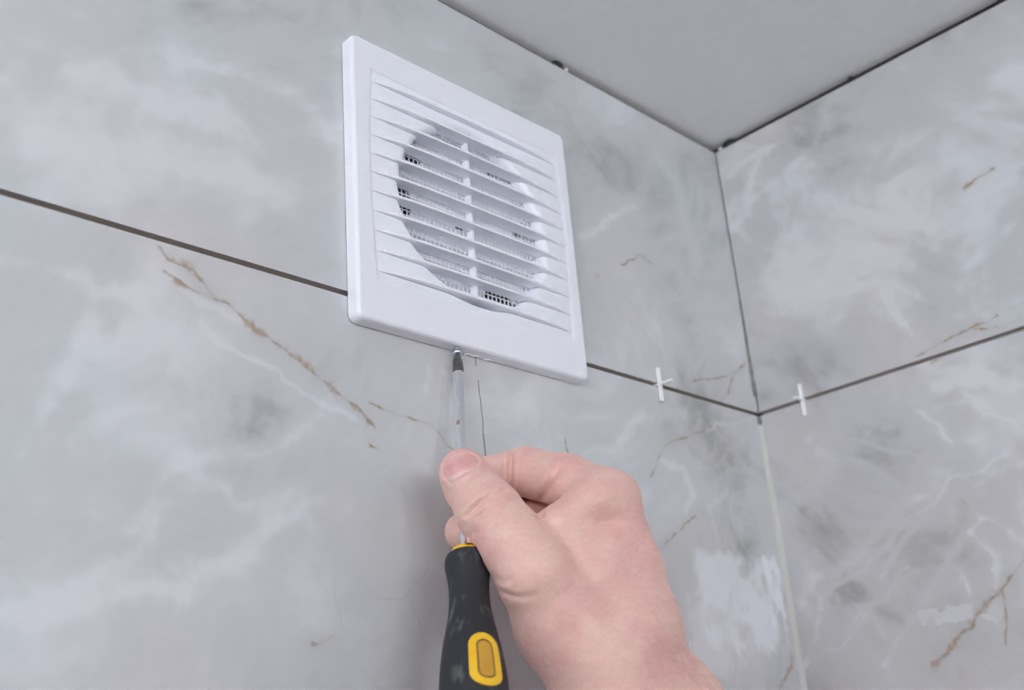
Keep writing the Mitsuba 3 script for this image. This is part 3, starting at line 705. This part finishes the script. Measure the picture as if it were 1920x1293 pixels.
def hand_sdf(P):
    palm = None
    for a, b in (('i_mcp', 'i_mc'), ('i_mc', 'i_cmc'), ('m_mcp', 'm_cmc'), ('r_mcp', 'r_cmc'), ('l_mcp', 'l_cmc'), ('i_cmc', 'w_r'), ('m_cmc', 'w_u'), ('l_cmc', 'w_u'),
                 ('t_mc', 't_cmc'), ('t_cmc', 'w_r'), ('fdi', 'fdi2'), ('w_r', 'f_r'), ('w_u', 'f_u'), ('f_r', 'e_r'), ('f_u', 'e_u'), ('r_cmc', 'fdi2'), ('w_m', 'f_m'), ('i_cmc', 'w_m')):
        e = bone(P, a, b); palm = e if palm is None else smin(palm, e, 11.0)
    palm = smin(palm, bone(P, 't_mcp', 't_mc'), 7.0)
    palm = smin(palm, bone(P, 'web', 'fdi'), 8.0)
    palm = smin(palm, bone(P, 'web1', 'web2'), 6.0)
    palm = smin(palm, bone(P, 'web1', 'fdi'), 6.0)
    prox = None
    for names in (('i_mcp', 'i_pp', 'i_pip'), ('m_mcp', 'm_pip'), ('r_mcp', 'r_pip'), ('l_mcp', 'l_pip')):
        e = chain(P, names, 3.0); prox = e if prox is None else smin(prox, e, 1.0)
    d = smin(palm, prox, 4.5)
    thumb = chain(P, ('t_mcp', 't_pp', 't_ip', 't_pad', 't_tip'), 3.0)
    d = smin(d, thumb, 3.0)
    for names in (('i_pip', 'i_dip', 'i_tip'), ('m_pip', 'm_dip', 'm_tip'), ('r_pip', 'r_dip', 'r_tip'), ('l_pip', 'l_dip', 'l_tip')):
        d = smin(d, chain(P, names, 3.0), 1.0)
    # flesh gives way where it presses on the screwdriver
    q = P - (S0 - [0, 0, JOINT]) * 1000
    along = q @ DZ
    r = np.linalg.norm(q - along[:, None] * DZ, axis=1)
    tool = r - np.where(along < H0 - .5, 2.72, np.where(along < H0 + 3.6, 6.9, grip_radius(along) + .1))
    return smax(d, .12 - tool, .8)


def surface_net(fn, lo, hi, h, coarse=6):
    """Vertices and quads of the zero level of fn on a grid of spacing h; only blocks near the surface are evaluated."""
    lo = np.array(lo, float); n = np.ceil((np.array(hi) - lo) / (h * coarse)).astype(int)
    ci = np.stack(np.meshgrid(*[np.arange(k) for k in n], indexing='ij'), -1).reshape(-1, 3)
    near = np.abs(fn(lo + (ci + .5) * h * coarse)) < h * coarse * 1.15
    N = n * coarse + 1
    F = np.full(N, np.nan, np.float32)
    off = np.stack(np.meshgrid(*[np.arange(coarse + 1)] * 3, indexing='ij'), -1).reshape(-1, 3)
    blocks = ci[near] * coarse
    idx = (blocks[:, None] + off[None]).reshape(-1, 3)
    lin = np.unique(np.ravel_multi_index(idx.T, N))
    pts = np.stack(np.unravel_index(lin, N), -1)
    vals = np.concatenate([fn(lo + q * h) for q in np.array_split(pts, max(1, len(pts) // 200000))])
    F.reshape(-1)[lin] = vals
    # cells whose eight corners are known
    c0 = np.unique(np.ravel_multi_index((blocks[:, None] + off[None][:, (off < coarse).all(1)]).reshape(-1, 3).T, N))
    cell = np.stack(np.unravel_index(c0, N), -1)
    corners = np.array([[i, j, k] for i in (0, 1) for j in (0, 1) for k in (0, 1)])
    cv = np.stack([F[tuple((cell + c).T)] for c in corners], 1)
    mixed = (cv.min(1) < 0) & (cv.max(1) >= 0)
    cell, cv = cell[mixed], cv[mixed]
    acc, cnt = np.zeros((len(cell), 3)), np.zeros(len(cell))
    for a in range(8):
        for b in range(a + 1, 8):
            if np.abs(corners[a] - corners[b]).sum() != 1:
                continue
            s = (cv[:, a] < 0) != (cv[:, b] < 0)
            t = np.where(s, cv[:, a] / np.where(s, cv[:, a] - cv[:, b], 1), 0)
            acc += np.where(s[:, None], corners[a] + t[:, None] * (corners[b] - corners[a]), 0); cnt += s
    V = lo + (cell + acc / cnt[:, None]) * h
    ident = np.full(N, -1, np.int64); ident[tuple(cell.T)] = np.arange(len(cell))
    quads = []
    for ax in range(3):
        e = np.eye(3, dtype=int); u, w = e[(ax + 1) % 3], e[(ax + 2) % 3]
        ok = (cell + e[ax] < N).all(1)
        a, b = F[tuple(cell.T)], F[tuple(np.minimum(cell + e[ax], N - 1).T)]
        s = ok & ((a < 0) != (b < 0)) & (cell[:, (ax + 1) % 3] > 0) & (cell[:, (ax + 2) % 3] > 0)
        c = cell[s]
        q = np.stack([ident[tuple((c - d).T)] for d in (u + w, w, 0 * u, u)], 1)
        flip = a[s] >= 0
        q[flip] = q[flip][:, ::-1]
        quads.append(q[(q >= 0).all(1)])
    q = np.vstack(quads)
    return V, np.vstack([q[:, [0, 1, 2]], q[:, [0, 2, 3]]])


def vertex_normals(V, F):
    n = np.zeros_like(V); c = np.cross(V[F[:, 1]] - V[F[:, 0]], V[F[:, 2]] - V[F[:, 0]])
    for k in range(3):
        np.add.at(n, F[:, k], c)
    return n / np.maximum(np.linalg.norm(n, axis=1, keepdims=True), 1e-12)


allj = np.array([v[:3] for v in HAND.values()]); rad = np.array([v[3] for v in HAND.values()])
V, F = surface_net(hand_sdf, (allj - rad[:, None]).min(0) - 8, (allj + rad[:, None]).max(0) + 8, .85)
piece = trimesh.graph.connected_component_labels(trimesh.graph.face_adjacency(F), node_count=len(F))
F = F[piece == np.bincount(piece).argmax()]
used = np.unique(F)
V, F = V[used], np.searchsorted(used, F)
hm = trimesh.Trimesh(V, F, process=False)
trimesh.smoothing.filter_taubin(hm, iterations=8)
V = np.array(hm.vertices)
N_ = vertex_normals(V, F)
if np.einsum('ij,ij->', V - V.mean(0), N_) < 0:
    F = F[:, ::-1]; N_ = -N_


def across(P, pts):
    """Distance to a guide line as seen along LOOK."""
    flat = lambda Q: Q - (Q @ LOOK)[:, None] * LOOK
    return seg_dist(flat(P), flat(np.array(pts)))


facing = np.clip(-(N_ @ LOOK) * 2.5, 0, 1)
disp = np.zeros(len(V))
for pts, deep, wide in CREASES:
    near_ = np.abs((V - np.mean(pts, 0)) @ LOOK) < 22
    near_[near_] &= seg_dist(V[near_], np.array(pts)) < 24
    d = np.full(len(V), 99.); d[near_] = across(V[near_], pts)
    q_ = np.array(pts); span = np.linalg.norm(q_[0] - q_[-1])
    fade = np.clip(np.minimum(np.linalg.norm(V - q_[0], axis=1) / (.2 * span), np.linalg.norm(V - q_[-1], axis=1) / (.6 * span)) - .03, 0, 1)
    disp -= deep * facing * (.05 + .95 * fade) * (np.exp(-(d / wide) ** 2) - .13 * np.exp(-((d - 1.8 * wide) / (1.2 * wide)) ** 2))
# skin: broad unevenness, knuckle folds, fine grain
disp += .45 * (meshkit.fbm(V / 11.0, 3) - .5) + .16 * (meshkit.fbm(V / 2.6 + 7, 3) - .5)
# bed of the nail
nail = np.array(NAIL); nc = nail.mean(0)
ndist = np.full(len(V), 99.); k_ = np.linalg.norm(V - nc, axis=1) < 25
nd = across(V[k_], np.vstack([nail, nail[:1]]))
poly2 = Polygon([((q - nc) @ X_, (q - nc) @ Y_) for q in nail for X_, Y_ in [frame_from(LOOK, (0, 0, 1))[:2]]])
X_, Y_, _z = frame_from(LOOK, (0, 0, 1))
inside = shapely.contains_xy(poly2, (V[k_] - nc) @ X_, (V[k_] - nc) @ Y_)
nd = np.where(inside, -nd, nd)
dn = np.zeros(len(V)); dn[k_] = np.where(nd < 0, -.5 * np.clip(-nd / 1.6, 0, 1), .62 * np.exp(-((nd - 1.0) / 1.0) ** 2))
disp += dn * (facing > .2)
V = V + N_ * disp[:, None]
off_ = np.array([0, 0, JOINT])
note('person', 'bare right hand and forearm of a person gripping the screwdriver in front of the tiles', 'person')
put('person__body', trimesh.Trimesh(V * MM + off_, F, process=False), 'skin', smooth=True, label='bare hand with pink skin, thumb up along the steel shaft')


# fine hair on the wrist
rnd = np.random.RandomState(11)
Nv = vertex_normals(V, F)
pick = np.where((np.linalg.norm(V - np.array(HAIR_AT), axis=1) < 26) & (Nv @ LOOK < -.15))[0]
pick = rnd.choice(pick, 110, replace=False)
strands = []
grow = np.array(HAND['w_u'][:3]) - np.array(HAND['i_mcp'][:3]); grow = grow / np.linalg.norm(grow)
for i in pick:
    dirn = grow * .5 + rnd.randn(3) * .45 - LOOK * .1
    dirn -= Nv[i] * (dirn @ Nv[i]); dirn /= np.linalg.norm(dirn)
    L_, bend = 4 + 4 * rnd.rand(), rnd.randn(3) * .25
    side = np.cross(dirn, Nv[i])
    rings = []
    for t in np.linspace(0, 1, 6):
        c = V[i] + dirn * L_ * t + Nv[i] * (1.1 * math.sin(t * 2.6) * .9 + .02) + bend * L_ * t * t * .5
        w = .036 * (1 - .8 * t)
        rings.append(np.array([c + w * (math.cos(a) * side + math.sin(a) * Nv[i]) for a in (0, 2.1, 4.2)]))
    strands.append(loft(rings))
hairs = join(*strands)
hairs.vertices = hairs.vertices * MM + off_
put('person__wrist_hair', hairs, 'hair', kind='stuff', label='fine sparse brown hair on the wrist')


def nail_plate():
    n1, n2 = 30, 10
    hull = poly2.buffer(.35)
    ctr = np.array(hull.centroid.coords[0])
    ring_ = np.array([hull.exterior.interpolate(t, normalized=True).coords[0] for t in np.arange(48) / 48])
    rowsn = []
    for f in (0.02, .25, .5, .7, .85, .94, 1.0):
        rowsn.append(ctr + (ring_ - ctr) * f)
    pts = np.vstack(rowsn)
    P = nc + pts[:, :1] * X_ + pts[:, 1:] * Y_ - LOOK * 14
    for _ in range(60):
        P = P + LOOK * np.clip(hand_sdf(P), -1, 1)[:, None] * .8
    # lay a smooth curved sheet through the points found
    a, b = pts[:, 0], pts[:, 1]; h = (P - nc) @ LOOK
    M = np.c_[np.ones_like(a), a, b, a * a, a * b, b * b]
    co = np.linalg.lstsq(M, h, rcond=None)[0]
    h = M @ co
    lift = np.repeat([.42, .42, .40, .36, .28, .12, -.5], 48)
    P = nc + a[:, None] * X_ + b[:, None] * Y_ + (h - lift)[:, None] * LOOK
    m = loft([P[i * 48:(i + 1) * 48] for i in range(7)])
    c = P[:48].mean(0); k = len(m.vertices)
    f = np.vstack([m.faces, [[k, (j + 1) % 48, j] for j in range(48)]])
    return trimesh.Trimesh(np.vstack([m.vertices, [c]]) * MM + off_, f, process=False)


put('person__thumb_nail', nail_plate(), 'nail', smooth=True, label='short pinkish thumb nail')
